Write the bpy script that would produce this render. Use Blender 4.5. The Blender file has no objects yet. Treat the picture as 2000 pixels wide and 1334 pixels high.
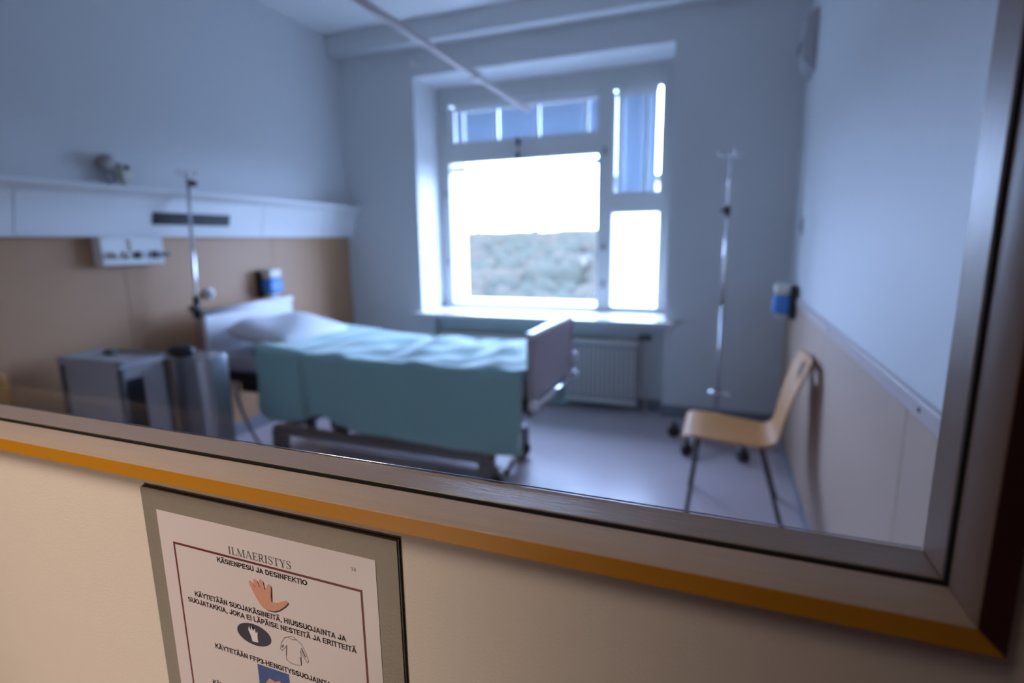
import bpy, bmesh, math, random
from mathutils import Vector, Matrix
R = random.Random(7)
sc = bpy.context.scene
C = sc.collection
H = 1.45                      # eye height

# ---------------------------------------------------------------- camera
def make_camera():
    yaw, pit, rol = -0.36847344, -0.1849659, -0.01379049
    f = Vector((math.sin(yaw)*math.cos(pit), math.cos(yaw)*math.cos(pit), math.sin(pit)))
    r = f.cross(Vector((0, 0, 1))).normalized(); u = r.cross(f)
    c, s = math.cos(rol), math.sin(rol)
    r2 = c*r + s*u; u2 = -s*r + c*u
    cam = bpy.data.cameras.new('camera'); o = bpy.data.objects.new('camera', cam); C.objects.link(o)
    m = Matrix((r2, u2, -f)).transposed().to_4x4(); m.translation = Vector((0, 0, H))
    o.matrix_world = m
    cam.sensor_width = 36; cam.lens = 36*1054.06/2000
    cam.clip_start = 0.01; cam.clip_end = 6000
    cam.dof.use_dof = True; cam.dof.focus_distance = 0.40; cam.dof.aperture_fstop = 3.4
    sc.camera = o
make_camera()

# ---------------------------------------------------------------- light
sc.view_settings.view_transform = 'Standard'; sc.view_settings.look = 'None'
sc.view_settings.gamma = 1; sc.view_settings.use_curve_mapping = False
sc.view_settings.exposure = 0.0
w = bpy.data.worlds.new('overcast_sky'); sc.world = w; w.use_nodes = True
bg = w.node_tree.nodes['Background']
bg.inputs[0].default_value = (0.41, 0.59, 1.0, 1); bg.inputs[1].default_value = 31
sc.cycles.diffuse_bounces = 6; sc.cycles.transparent_max_bounces = 16
sc.cycles.use_denoising = True
sc.cycles.sample_clamp_indirect = 8

def area(name, loc, target, sx, sy, power, col, portal=False):
    l = bpy.data.lights.new(name, 'AREA'); l.shape = 'RECTANGLE'; l.size = sx; l.size_y = sy
    l.energy = power; l.color = col
    if portal: l.cycles.is_portal = True
    o = bpy.data.objects.new(name, l); C.objects.link(o); o.location = loc
    o.rotation_euler = (Vector(target)-Vector(loc)).to_track_quat('-Z', 'Y').to_euler()
    return o
area('window_portal', (-1.51, 5.37, 1.80), (-1.51, 0, 1.80), 2.1, 2.1, 1, (1, 1, 1), True)
def spot(name, loc, target, power, col, ang, blend, rad):
    l = bpy.data.lights.new(name, 'SPOT'); l.energy = power; l.color = col
    l.spot_size = math.radians(ang); l.spot_blend = blend; l.shadow_soft_size = rad
    o = bpy.data.objects.new(name, l); C.objects.link(o); o.location = loc
    o.rotation_euler = (Vector(target)-Vector(loc)).to_track_quat('-Z', 'Y').to_euler()
    return o
# corridor: warm downlight to the left of the photographer, dim ceiling light further back
spot('corridor_downlight', (-0.70, -0.60, H+1.00), (-0.55, 0.28, H-0.22), 80, (1.0, 0.86, 0.72), 47, 1.0, 0.28)
spot('unseen_low_spot', (-0.72, -0.75, H-0.92), (-0.52, 0.28, H-0.34), 19, (1.0, 0.82, 0.66), 45, 1.0, 0.10)  # unseen low warm spot, cone shaped for the falloff along the wall
area('corridor_ceiling_light', (-1.2, -1.1, 2.55), (-1.2, -1.1, 0), 0.6, 0.3, 2.3, (0.88, 0.78, 1.0))

# ---------------------------------------------------------------- materials
def mat(name, col, rough=0.6, metal=0, spec=0.5, bump=0, bscale=60, var=0, vscale=3, stretch=None, coat=0, trans=0, sheen=0):
    m = bpy.data.materials.new(name); m.use_nodes = True
    nt = m.node_tree; b = nt.nodes['Principled BSDF']
    b.inputs['Base Color'].default_value = (*col, 1); b.inputs['Roughness'].default_value = rough
    b.inputs['Metallic'].default_value = metal; b.inputs['Specular IOR Level'].default_value = spec
    b.inputs['Coat Weight'].default_value = coat; b.inputs['Coat Roughness'].default_value = 0.15
    b.inputs['Sheen Weight'].default_value = sheen; b.inputs['Sheen Roughness'].default_value = 0.4
    tc = nt.nodes.new('ShaderNodeTexCoord'); mp = nt.nodes.new('ShaderNodeMapping')
    nt.links.new(tc.outputs['Object'], mp.inputs[0])
    if stretch: mp.inputs['Scale'].default_value = stretch
    if var:
        n = nt.nodes.new('ShaderNodeTexNoise'); n.inputs['Scale'].default_value = vscale; n.inputs['Detail'].default_value = 6
        mx = nt.nodes.new('ShaderNodeMix'); mx.data_type = 'RGBA'
        mx.inputs[6].default_value = (*[c*(1-var) for c in col], 1)
        mx.inputs[7].default_value = (*[min(1, c*(1+var)) for c in col], 1)
        nt.links.new(mp.outputs[0], n.inputs['Vector']); nt.links.new(n.outputs[0], mx.inputs[0])
        nt.links.new(mx.outputs[2], b.inputs['Base Color'])
    if bump:
        n2 = nt.nodes.new('ShaderNodeTexNoise'); n2.inputs['Scale'].default_value = bscale; n2.inputs['Detail'].default_value = 4
        bp = nt.nodes.new('ShaderNodeBump'); bp.inputs['Strength'].default_value = bump; bp.inputs['Distance'].default_value = 0.002
        nt.links.new(mp.outputs[0], n2.inputs['Vector']); nt.links.new(n2.outputs[0], bp.inputs['Height'])
        nt.links.new(bp.outputs[0], b.inputs['Normal'])
    if trans:
        tr = nt.nodes.new('ShaderNodeBsdfTranslucent'); tr.inputs[0].default_value = (*col, 1)
        ms = nt.nodes.new('ShaderNodeMixShader'); ms.inputs[0].default_value = trans
        nt.links.new(b.outputs[0], ms.inputs[1]); nt.links.new(tr.outputs[0], ms.inputs[2])
        nt.links.new(ms.outputs[0], nt.nodes['Material Output'].inputs[0])
    return m
def glass_mat(name, tint=(1, 1, 1), ior=1.45):
    m = bpy.data.materials.new(name); m.use_nodes = True; nt = m.node_tree
    nt.nodes.remove(nt.nodes['Principled BSDF'])
    t = nt.nodes.new('ShaderNodeBsdfTransparent'); t.inputs[0].default_value = (*tint, 1)
    g = nt.nodes.new('ShaderNodeBsdfGlossy'); g.inputs['Roughness'].default_value = 0.0
    lw = nt.nodes.new('ShaderNodeLayerWeight'); lw.inputs[0].default_value = 0.5      # Schlick reflectance, same from both sides
    pw = nt.nodes.new('ShaderNodeMath'); pw.operation = 'POWER'; pw.inputs[1].default_value = 5
    fr = nt.nodes.new('ShaderNodeMath'); fr.operation = 'MULTIPLY_ADD'; fr.inputs[1].default_value = 0.7; fr.inputs[2].default_value = 0.025
    nt.links.new(lw.outputs['Facing'], pw.inputs[0]); nt.links.new(pw.outputs[0], fr.inputs[0])
    ms = nt.nodes.new('ShaderNodeMixShader')
    nt.links.new(fr.outputs[0], ms.inputs[0]); nt.links.new(t.outputs[0], ms.inputs[1]); nt.links.new(g.outputs[0], ms.inputs[2])
    nt.links.new(ms.outputs[0], nt.nodes['Material Output'].inputs[0])
    return m
M = dict(
    wall=mat('painted_wall', (0.66, 0.67, 0.68), 0.55, bump=0.15, bscale=220, var=0.02),
    ceiling=mat('ceiling_paint', (0.78, 0.78, 0.78), 0.8),
    floor=mat('linoleum_floor', (0.52, 0.44, 0.46), 0.30, var=0.05, vscale=5),
    skirting=mat('linoleum_skirting', (0.20, 0.21, 0.25), 0.4),
    tan=mat('tan_wall_board', (0.45, 0.25, 0.13), 0.5, var=0.04, vscale=2, stretch=(1, 1, 8)),
    beige=mat('beige_wall_board', (0.48, 0.33, 0.24), 0.5, var=0.03),
    dado=mat('pale_dado_strip', (0.56, 0.47, 0.45), 0.4),
    housewall=mat('distant_render', (0.17, 0.15, 0.13), 0.9),
    cream=mat('cream_wall_paint', (0.76, 0.65, 0.56), 0.55, bump=0.2, bscale=700, var=0.02, vscale=40),
    corridor=mat('corridor_paint', (0.50, 0.42, 0.34), 0.7),
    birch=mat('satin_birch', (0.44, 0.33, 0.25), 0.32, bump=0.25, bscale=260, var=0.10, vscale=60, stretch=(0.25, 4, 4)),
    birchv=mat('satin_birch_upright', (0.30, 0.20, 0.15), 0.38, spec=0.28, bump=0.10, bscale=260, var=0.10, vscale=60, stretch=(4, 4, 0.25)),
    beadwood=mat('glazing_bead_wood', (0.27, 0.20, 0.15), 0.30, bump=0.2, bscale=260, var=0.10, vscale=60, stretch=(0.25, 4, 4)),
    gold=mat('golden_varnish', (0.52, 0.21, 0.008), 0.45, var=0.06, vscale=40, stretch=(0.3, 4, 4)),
    edge=mat('shaded_right_edge', (0.05, 0.010, 0.005), 0.5),  # shade on the right casing's front painted in as near-black
    gap=mat('dark_gap', (0.01, 0.007, 0.006), 0.8),
    white=mat('white_laminate', (0.80, 0.80, 0.80), 0.35),
    winwood=mat('window_paint', (0.62, 0.62, 0.60), 0.45),
    reveal=mat('window_reveal_paint', (0.80, 0.80, 0.78), 0.6),
    stone=mat('window_sill_stone', (0.66, 0.64, 0.64), 0.3, var=0.1, vscale=60),
    slat=mat('blind_slat', (0.54, 0.62, 0.70), 0.5, trans=0.29),
    tape=mat('blind_ladder_tape', (0.75, 0.77, 0.80), 0.7, trans=0.035),
    grey=mat('grey_plastic', (0.30, 0.30, 0.32), 0.45),
    lgrey=mat('light_grey_laminate', (0.42, 0.41, 0.43), 0.4),
    black=mat('black_plastic', (0.015, 0.015, 0.018), 0.4),
    dark=mat('dark_grey_steel', (0.10, 0.10, 0.11), 0.45, metal=0.3),
    basegrey=mat('bed_base_paint', (0.16, 0.155, 0.17), 0.4),
    chrome=mat('chrome', (0.80, 0.80, 0.82), 0.12, metal=1),
    steel=mat('brushed_steel', (0.45, 0.46, 0.50), 0.32, metal=0.9, bump=0.1, bscale=200, stretch=(1, 1, 0.05)),
    mauve=mat('bed_end_laminate', (0.42, 0.36, 0.40), 0.4),
    headw=mat('head_board_laminate', (0.78, 0.78, 0.80), 0.35),
    blanket=mat('mint_blanket', (0.30, 0.50, 0.48), 0.85, bump=0.3, bscale=250, var=0.06, vscale=6, sheen=0.5),
    sheet=mat('mint_sheet', (0.52, 0.76, 0.76), 0.8, bump=0.2, bscale=200),
    mattress=mat('mattress_cover', (0.42, 0.40, 0.44), 0.7),
    pillow=mat('pillow_cotton', (0.72, 0.74, 0.78), 0.85, bump=0.3, bscale=30),
    ply=mat('beech_plywood', (0.46, 0.205, 0.055), 0.55, spec=0.25, var=0.12, vscale=12, stretch=(0.4, 5, 5)),
    plyedge=mat('plywood_edge', (0.60, 0.38, 0.24), 0.5),
    blue=mat('blue_plastic', (0.06, 0.26, 0.72), 0.35),
    creamp=mat('cream_plastic', (0.72, 0.72, 0.62), 0.4),
    rail=mat('curtain_rail_paint', (0.60, 0.54, 0.55), 0.4),
    rad=mat('radiator_enamel', (0.62, 0.56, 0.53), 0.4),
    green=mat('green_cap', (0.03, 0.30, 0.18), 0.5),
    alu=mat('sign_holder_aluminium', (0.29, 0.245, 0.20), 0.5, metal=0.2, bump=0.2, bscale=800, var=0.05, vscale=200),
    paper=mat('laminated_paper', (0.74, 0.64, 0.64), 0.35, bump=0.05, bscale=60),
    ink=mat('printing_ink', (0.035, 0.018, 0.02), 0.5),
    inkred=mat('dark_red_ink', (0.13, 0.012, 0.014), 0.5),
    inkgrey=mat('grey_ink', (0.14, 0.12, 0.12), 0.5),
    inkskin=mat('peach_ink', (0.66, 0.30, 0.19), 0.5),
    inknavy=mat('navy_ink', (0.025, 0.018, 0.05), 0.5),
    inkblue=mat('blue_ink', (0.03, 0.08, 0.28), 0.5, var=0.3, vscale=150),
    inkwhite=mat('pale_ink', (0.78, 0.70, 0.68), 0.5),
    cable=mat('grey_cable', (0.30, 0.27, 0.25), 0.5),
    glass=glass_mat('clear_glass'),
    land=mat('distant_forest_floor', (0.075,0.066,0.050), 1, spec=0, var=0.25, vscale=0.02),
    hill=mat('distant_hill_forest', (0.060, 0.054, 0.046), 1, spec=0, var=0.12, vscale=0.01),
    trees=mat('tree_crowns', (0.040, 0.040, 0.031), 1, spec=0, var=0.3, vscale=0.05),
    trees2=mat('bare_tree_crowns', (0.052, 0.044, 0.034), 1, spec=0, var=0.3, vscale=0.05),
    plaster=mat('added_block_white', (0.55, 0.50, 0.42), 0.9),
    roof=mat('grey_roof', (0.04, 0.035, 0.03), 0.9),
)

# ---------------------------------------------------------------- helpers
def box(bm, x0, x1, y0, y1, z0, z1):
    x0, x1 = sorted((x0, x1)); y0, y1 = sorted((y0, y1)); z0, z1 = sorted((z0, z1))
    v = [bm.verts.new(p) for p in ((x0,y0,z0),(x1,y0,z0),(x1,y1,z0),(x0,y1,z0),(x0,y0,z1),(x1,y0,z1),(x1,y1,z1),(x0,y1,z1))]
    for f in ((3,2,1,0),(4,5,6,7),(0,1,5,4),(1,2,6,5),(2,3,7,6),(3,0,4,7)): bm.faces.new([v[i] for i in f])
    return v
def tube(bm, pts, r, seg=12, caps=True):
    """a tube through pts; r is one radius or one per point"""
    pts = [Vector(p) for p in pts]; n = len(pts)
    rs = r if isinstance(r, (list, tuple)) else [r]*n
    rings = []; up = None
    for i, p in enumerate(pts):
        d = ((pts[min(i+1, n-1)]-p).normalized() + (p-pts[max(i-1, 0)]).normalized()).normalized()
        if up is None: up = d.orthogonal().normalized()
        up = (up - d*up.dot(d)).normalized(); sd = d.cross(up)
        rings.append([bm.verts.new(p + rs[i]*(math.cos(a)*up + math.sin(a)*sd)) for a in (2*math.pi*k/seg for k in range(seg))])
    for a, b in zip(rings, rings[1:]):
        for k in range(seg): bm.faces.new((a[k], a[(k+1) % seg], b[(k+1) % seg], b[k]))
    if caps: bm.faces.new(rings[0][::-1]); bm.faces.new(rings[-1])
def ball(bm, c, r, sc_=(1, 1, 1), seg=14):
    g = bmesh.ops.create_uvsphere(bm, u_segments=seg, v_segments=max(6, seg//2), radius=r)
    for v in g['verts']: v.co = Vector((v.co.x*sc_[0], v.co.y*sc_[1], v.co.z*sc_[2])) + Vector(c)
def empty(name, loc, label=None, cat=None, group=None, kind=None):
    o = bpy.data.objects.new(name, None); C.objects.link(o); o.location = loc; o.empty_display_size = 0.1
    return tag(o, label, cat, group, kind)
def tag(o, label=None, cat=None, group=None, kind=None):
    if label: o['label'] = label
    if cat: o['category'] = cat
    if group: o['group'] = group
    if kind: o['kind'] = kind
    return o
def worldloc(o):
    v = Vector((0, 0, 0))
    while o: v = v + o.location; o = o.parent
    return v
def obj(name, bm, m, parent=None, bevel=0, smooth=False, solid=0, sub=0, seg=2, loc=None):
    """bm holds world coordinates; the origin goes to the parent's origin or to the middle of the foot"""
    bmesh.ops.recalc_face_normals(bm, faces=bm.faces[:]) if not solid else None
    if loc is None:
        if parent is not None: loc = worldloc(parent)
        else:
            xs = [v.co.x for v in bm.verts]; ys = [v.co.y for v in bm.verts]; zs = [v.co.z for v in bm.verts]
            loc = Vector(((min(xs)+max(xs))/2, (min(ys)+max(ys))/2, min(zs)))
    loc = Vector(loc)
    bmesh.ops.translate(bm, verts=bm.verts[:], vec=-loc)
    me = bpy.data.meshes.new(name); bm.to_mesh(me); bm.free()
    for mm in (m if isinstance(m, (list, tuple)) else [m]): me.materials.append(M[mm])
    o = bpy.data.objects.new(name, me); C.objects.link(o)
    if parent is not None: o.parent = parent; o.location = loc - worldloc(parent)
    else: o.location = loc
    if solid:
        s = o.modifiers.new('thickness', 'SOLIDIFY'); s.thickness = solid; s.offset = 0
    if bevel:
        b = o.modifiers.new('bevel', 'BEVEL'); b.width = bevel; b.segments = seg; b.limit_method = 'ANGLE'
    if sub:
        s = o.modifiers.new('sub', 'SUBSURF'); s.levels = sub; s.render_levels = sub
    if smooth or bevel:
        for p in me.polygons: p.use_smooth = True
        if not smooth or bevel: me.set_sharp_from_angle(angle=math.radians(40))
    return o
def bx(name, m, parent, *dims, bevel=0.0, **k):
    bm = bmesh.new(); box(bm, *dims); return obj(name, bm, m, parent, bevel=bevel, **k)
def tb(name, m, parent, pts, r, seg=12, **k):
    bm = bmesh.new(); tube(bm, pts, r, seg); return obj(name, bm, m, parent, smooth=True, **k)
def struct(o): o['kind'] = 'structure'; return o
def copy_tree(o, parent=None):
    c = o.copy(); C.objects.link(c); c.parent = parent
    for ch in [x for x in list(bpy.data.objects) if x.parent == o]: copy_tree(ch, c)
    return c

# ================================================================ ROOM SHELL
XL, XR, YB, ZC = -3.41, 0.476, 4.45, 3.27
YW, YR = 0.277, 0.333          # corridor face and room face of the partition
struct(bx('floor', 'floor', None, -5.2, 2.2, -1.9, 5.40, -0.12, 0))
struct(bx('ceiling', 'ceiling', None, -5.2, 2.2, -1.9, 5.40, ZC, ZC+0.1))
wl = struct(bx('wall_left', 'wall', None, XL-0.12, XL, YR, YB, 0, ZC))
wr = struct(bx('wall_right', 'wall', None, XR, XR+0.12, YR, YB, 0, ZC))
# window wall, 0.9 m deep with the window niche and a shallow radiator niche
WX0, WX1, WZ0, WZ1 = -2.62, -0.40, 0.76, 2.874
bm = bmesh.new()
box(bm, XL-0.12, WX0, YB, 5.35, 0, ZC); box(bm, WX1, XR+0.12, YB, 5.35, 0, ZC)
box(bm, WX0, WX1, YB, 5.35, WZ1, ZC); box(bm, WX0, WX1, YB+0.12, 5.35, 0, WZ0)
box(bm, WX0, WX0+0.12, YB, YB+0.12, 0, WZ0-0.02)
wb = struct(obj('wall_back', bm, 'wall'))
# beam along the top of the window wall
struct(bx('trim_1', 'wall', None, XL, XR, YB-0.15, YB, 3.10, ZC, bevel=0.01))
# skirtings (linoleum turned up the wall)
bm = bmesh.new(); box(bm, XL, WX0+0.12, YB-0.012, YB, 0, 0.10); box(bm, WX1, XR, YB-0.012, YB, 0, 0.10); box(bm, WX0+0.12, WX1, YB+0.108, YB+0.12, 0, 0.10)
struct(obj('baseboard_back', bm, 'skirting', bevel=0.003))
struct(bx('baseboard_left', 'skirting', None, XL, XL+0.012, YR, YB-0.012, 0, 0.10, bevel=0.003))
struct(bx('baseboard_right', 'skirting', None, XR-0.012, XR, YR, YB-0.012, 0, 0.06, bevel=0.003))
# board cladding, left (tan) and right (beige)
for y0, y1 in ((0.42, 1.05), (1.053, 2.25), (2.253, 3.45), (3.453, 4.43)):
    bx('wall_panel', 'tan', wl, XL, XL+0.010, y0, y1, 0.102, 1.525, bevel=0.002)
for y0, y1 in ((0.42, 1.60), (1.603, 2.80), (2.803, 4.43)):
    bx('wall_panel', 'beige', wr, XR-0.010, XR, y0, y1, 0.062, 1.014, bevel=0.002)
bx('dado_strip', 'dado', wr, XR-0.016, XR, 0.42, 4.43, 1.015, 1.062, bevel=0.003)
for y in (1.50, 2.70, 3.90):
    bm = bmesh.new(); tube(bm, ((XR-0.0155, y, 1.040), (XR-0.019, y, 1.040)), 0.006, 8); obj('screw', bm, 'dark', wr)

# corridor shell behind the camera
bm = bmesh.new()
box(bm, -5.2, 2.2, -1.9, -1.8, 0, ZC); box(bm, -5.2, -5.1, -1.8, YW, 0, ZC); box(bm, 2.1, 2.2, -1.8, YW, 0, ZC)
struct(obj('wall_corridor', bm, 'corridor'))
# partition wall with the observation window
OX0, OX1, OZ0, OZ1 = -0.80, 0.1062, H-0.1618, H+0.52      # glazed opening
G = 0.0163
bm = bmesh.new()
box(bm, -5.2, OX0-0.013, YW, YR, 0, ZC); box(bm, OX1+0.013, 2.2, YW, YR, 0, ZC)
box(bm, OX0-0.013, OX1+0.013, YW, YR, 0, OZ0-0.013); box(bm, OX0-0.013, OX1+0.013, YW, YR, OZ1+0.013, ZC)
struct(obj('wall_front', bm, 'cream'))

# ---------------------------------------------------------------- observation window joinery
win2 = empty('window_2', (-0.35, YW, OZ0-0.02), kind='structure')
def sweep(side, prof, mats, name, bev=0):
    """mitred moulding: prof = [(q outward from the opening, y), ...] closed; mats = material index per edge"""
    bm = bmesh.new(); ends = []
    for e in (0, 1):
        ring = []
        for q, y in prof:
            x0, x1, z0, z1 = OX0-q, OX1+q, OZ0-q, OZ1+q
            p = {'b': ((x0, y, z0), (x1, y, z0)), 't': ((x0, y, z1), (x1, y, z1)),
                 'l': ((x0, y, z0), (x0, y, z1)), 'r': ((x1, y, z0), (x1, y, z1))}[side][e]
            ring.append(bm.verts.new(p))
        ends.append(ring)
    n = len(prof)
    for k in range(n):
        f = bm.faces.new((ends[0][k], ends[0][(k+1) % n], ends[1][(k+1) % n], ends[1][k])); f.material_index = mats[k]
    bm.faces.new(ends[0]); bm.faces.new(ends[1])
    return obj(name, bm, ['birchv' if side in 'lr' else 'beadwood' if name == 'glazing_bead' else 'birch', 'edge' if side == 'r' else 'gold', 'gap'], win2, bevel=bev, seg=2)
bead = [(0.0, 0.3165), (0.0008, 0.2915), (0.0042, 0.2915), (0.0058, 0.3165)]
case = [(0.0030, 0.2880), (0.0046, 0.2625), (0.0161, 0.2620), (0.0161, 0.2768), (0.0030, 0.2768 + 0.0112)]
rear = [(0.0, 0.3245), (0.006, 0.3245), (0.006, 0.3990), (0.0, 0.3990)]
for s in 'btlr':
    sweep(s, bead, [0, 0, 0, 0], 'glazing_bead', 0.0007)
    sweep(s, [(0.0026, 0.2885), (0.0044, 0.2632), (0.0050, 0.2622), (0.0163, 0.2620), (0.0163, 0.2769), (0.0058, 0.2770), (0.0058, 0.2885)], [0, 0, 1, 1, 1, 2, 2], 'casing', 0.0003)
bm = bmesh.new()                                             # dark joint between bead and casing
for s in (0,):
    q0, q1 = 0.0012, 0.0058
    for (a, b, c, d) in ((OX0-q1, OX1+q1, OZ0-q1, OZ0-q0), (OX0-q1, OX1+q1, OZ1+q0, OZ1+q1), (OX0-q1, OX0-q0, OZ0-q0, OZ1+q0), (OX1+q0, OX1+q1, OZ0-q0, OZ1+q0)):
        box(bm, a, b, 0.2900, 0.2914, c, d)
obj('dark_joint', bm, 'gap', win2)
for z in (OZ0+0.0003, OZ1-0.0003): tb('glazing_seal', 'chrome', win2, ((OX0, 0.3175, z), (OX1, 0.3175, z)), 0.0005, 8)
bx('pane', 'glass', win2, OX0-0.0125, OX1+0.0125, 0.3190, 0.3230, OZ0-0.0125, OZ1+0.0125)
# brad holes in the moulding
def disc(name, m, parent, c, n, r, t=0.0003, seg=10):
    n = Vector(n).normalized(); c = Vector(c)
    return tb(name, m, parent, (c-n*0.0002, c+n*t), r, seg)
def onbottom(x, y, q): return (x, y, OZ0-q)
for x in (-0.525, -0.405, -0.300, -0.170, -0.045, 0.060):
    disc('brad_hole', 'gap', win2, onbottom(x, 0.302, 0.0007), (0, -0.05, 1), 0.0006, 0.0001)
for x in (-0.47, -0.36, -0.228, -0.115, 0.045):
    disc('brad_hole', 'gap', win2, onbottom(x, 0.277, 0.0040), (0, -0.06, 1), 0.0006, 0.0002)
for z in (H-0.09, H+0.02): disc('brad_hole', 'gap', win2, (OX1+0.0007, 0.302, z), (-1, -0.05, 0), 0.0006, 0.0001)
disc('brad_hole', 'gap', win2, (OX1+0.0040, 0.277, H-0.06), (-1, -0.06, 0), 0.0007, 0.0002)

# ================================================================ WINDOW IN THE BACK WALL
WY = 4.88
w1 = empty('window_1', ((WX0+WX1)/2, WY, WZ0), kind='structure')
def bars(name, m, rects, y0, y1, parent, bevel=0.004):
    bm = bmesh.new()
    for r in rects: box(bm, r[0], r[1], y0, y1, r[2], r[3])
    return obj(name, bm, m, parent, bevel=bevel)
ox0, ox1, oz0, oz1 = WX0, WX1, WZ0+0.04, WZ1
bx('frame_jamb', 'winwood', w1, ox0, ox0+0.085, WY, WY+0.10, oz0, oz1, bevel=0.004)
bx('frame_jamb', 'winwood', w1, ox1-0.085, ox1, WY, WY+0.10, oz0, oz1, bevel=0.004)
bx('frame_head', 'winwood', w1, ox0+0.085, ox1-0.085, WY, WY+0.10, 2.79, oz1, bevel=0.004)
bx('frame_foot', 'winwood', w1, ox0+0.085, ox1-0.085, WY, WY+0.10, oz0, 0.815, bevel=0.004)
bx('mullion', 'winwood', w1, -1.02, -0.96, WY-0.01, WY+0.10, 0.815, 2.79, bevel=0.004)
bx('transom', 'winwood', w1, ox0+0.085, -1.02, WY-0.01, WY+0.10, 2.235, 2.30, bevel=0.004)
bx('transom', 'winwood', w1, -0.96, ox1-0.085, WY-0.01, WY+0.10, 1.735, 1.79, bevel=0.004)
lights = {'transom_light': (-2.535, -1.02, 2.30, 2.79, -2.500, -1.060, 2.375, 2.715),
          'main_light': (-2.535, -1.02, 0.815, 2.235, -2.505, -1.055, 0.842, 2.185),
          'upper_side': (-0.96, -0.485, 1.79, 2.79, -0.925, -0.525, 1.850, 2.700),
          'lower_side': (-0.96, -0.485, 0.815, 1.735, -0.918, -0.520, 0.850, 1.672)}
for n, (a, b, c, d, e, f, g, h) in lights.items():
    s = bars('sash', 'winwood', ((a, e, c, d), (f, b, c, d), (e, f, c, g), (e, f, h, d)), WY-0.012, WY+0.07, w1, 0.003)
    bx('pane', 'glass', s, e-0.005, f+0.005, WY+0.030, WY+0.036, g-0.005, h+0.005)
# catches and hinges
for x, z in ((-1.79, 2.335), (-1.79, 2.21)):
    bx('catch', 'dark', w1, x-0.014, x+0.014, WY-0.045, WY-0.010, z-0.035, z+0.035, bevel=0.005)
for x, z in ((-0.99, 2.20), (-0.99, 1.38), (-0.99, 1.05), (-2.54, 1.25), (-2.54, 1.9)):
    tb('hinge', 'dark', w1, ((x, WY-0.020, z-0.03), (x, WY-0.020, z+0.03)), 0.009)
# sill board, its front edge stands out into the room past the niche
bm = bmesh.new(); box(bm, WX0, WX1, YB, WY, 0.76, 0.80); box(bm, -2.70, -0.325, 4.34, YB, 0.76, 0.80)
sill = obj('sill', bm, 'stone', w1, bevel=0.004)
# outer reveal: exterior ledge that catches the sky
bm = bmesh.new(); box(bm, WX0, WX1, WY+0.10, 5.38, 0.76, 0.835)
obj('outer_sill', bm, 'reveal', w1)
bm = bmesh.new(); box(bm, WX0, WX0+0.055, WY+0.10, 5.35, 0.835, WZ1); box(bm, WX1-0.055, WX1, WY+0.10, 5.35, 0.835, WZ1); box(bm, WX0+0.055, WX1-0.055, WY+0.10, 5.35, WZ1-0.05, WZ1)
obj('outer_reveal', bm, 'reveal', w1)
# venetian blinds between the panes
def blind(x0, x1, z0, z1, tapes, label):
    b = empty('venetian_blind', ((x0+x1)/2, WY+0.052, z0), label, 'blind', 'blinds in the window')
    bm = bmesh.new(); z = z0+0.012
    while z < z1-0.03:
        v = []
        for s0, s1 in zip([x0]+[t+0.016 for t in tapes], [t-0.016 for t in tapes]+[x1]): v += box(bm, s0, s1, -0.0140, 0.0140, -0.0006, 0.0006)
        bmesh.ops.rotate(bm, verts=v, cent=(0, 0, 0), matrix=Matrix.Rotation(math.radians(80), 3, 'X'))
        bmesh.ops.translate(bm, verts=v, vec=(0, WY+0.052, z)); z += 0.0225
    s = obj('slats', bm, 'slat', b); s['kind'] = 'stuff'
    bx('head_rail', 'white', b, x0, x1, WY+0.040, WY+0.064, z1-0.028, z1, bevel=0.002)
    bx('bottom_rail', 'white', b, x0, x1, WY+0.044, WY+0.060, z0-0.006, z0+0.004, bevel=0.002)
    for t in tapes: bx('ladder_tape', 'tape', b, t-0.018, t+0.018, WY+0.0385, WY+0.0395, z0, z1-0.028)
    bx('side_gap_strip', 'tape', b, x0-0.050, x0-0.001, WY+0.0385, WY+0.0395, z0, z1+0.02)  # translucent strip added over the side gap for its pale light
    bx('top_gap_strip', 'tape', b, x0, x1+0.01, WY+0.0365, WY+0.0375, z1-0.002, z1+0.045)  # same again above the slats: added strip, pale glow of the top gap
blind(-2.458, -1.062, 2.352, 2.678, (-2.38, -2.02, -1.62, -1.17), 'wide closed grey-blue blind in the transom pane above the big window')
blind(-0.905, -0.560, 1.830, 2.665, (-0.86, -0.65), 'tall narrow closed blind in the upper right pane of the window')
rb = empty('venetian_blind', (-1.78, WY+0.052, 2.115), 'blind drawn up into a thin stack at the top of the big clear pane', 'blind', 'blinds in the window')
bm = bmesh.new()
for k in range(9): box(bm, -2.50, -1.06, WY+0.042, WY+0.066, 2.122+k*0.004, 2.1245+k*0.004)
s = obj('slats', bm, 'slat', rb); s['kind'] = 'stuff'
bx('bottom_rail', 'grey', rb, -2.50, -1.06, WY+0.044, WY+0.062, 2.108, 2.120, bevel=0.002)

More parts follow.
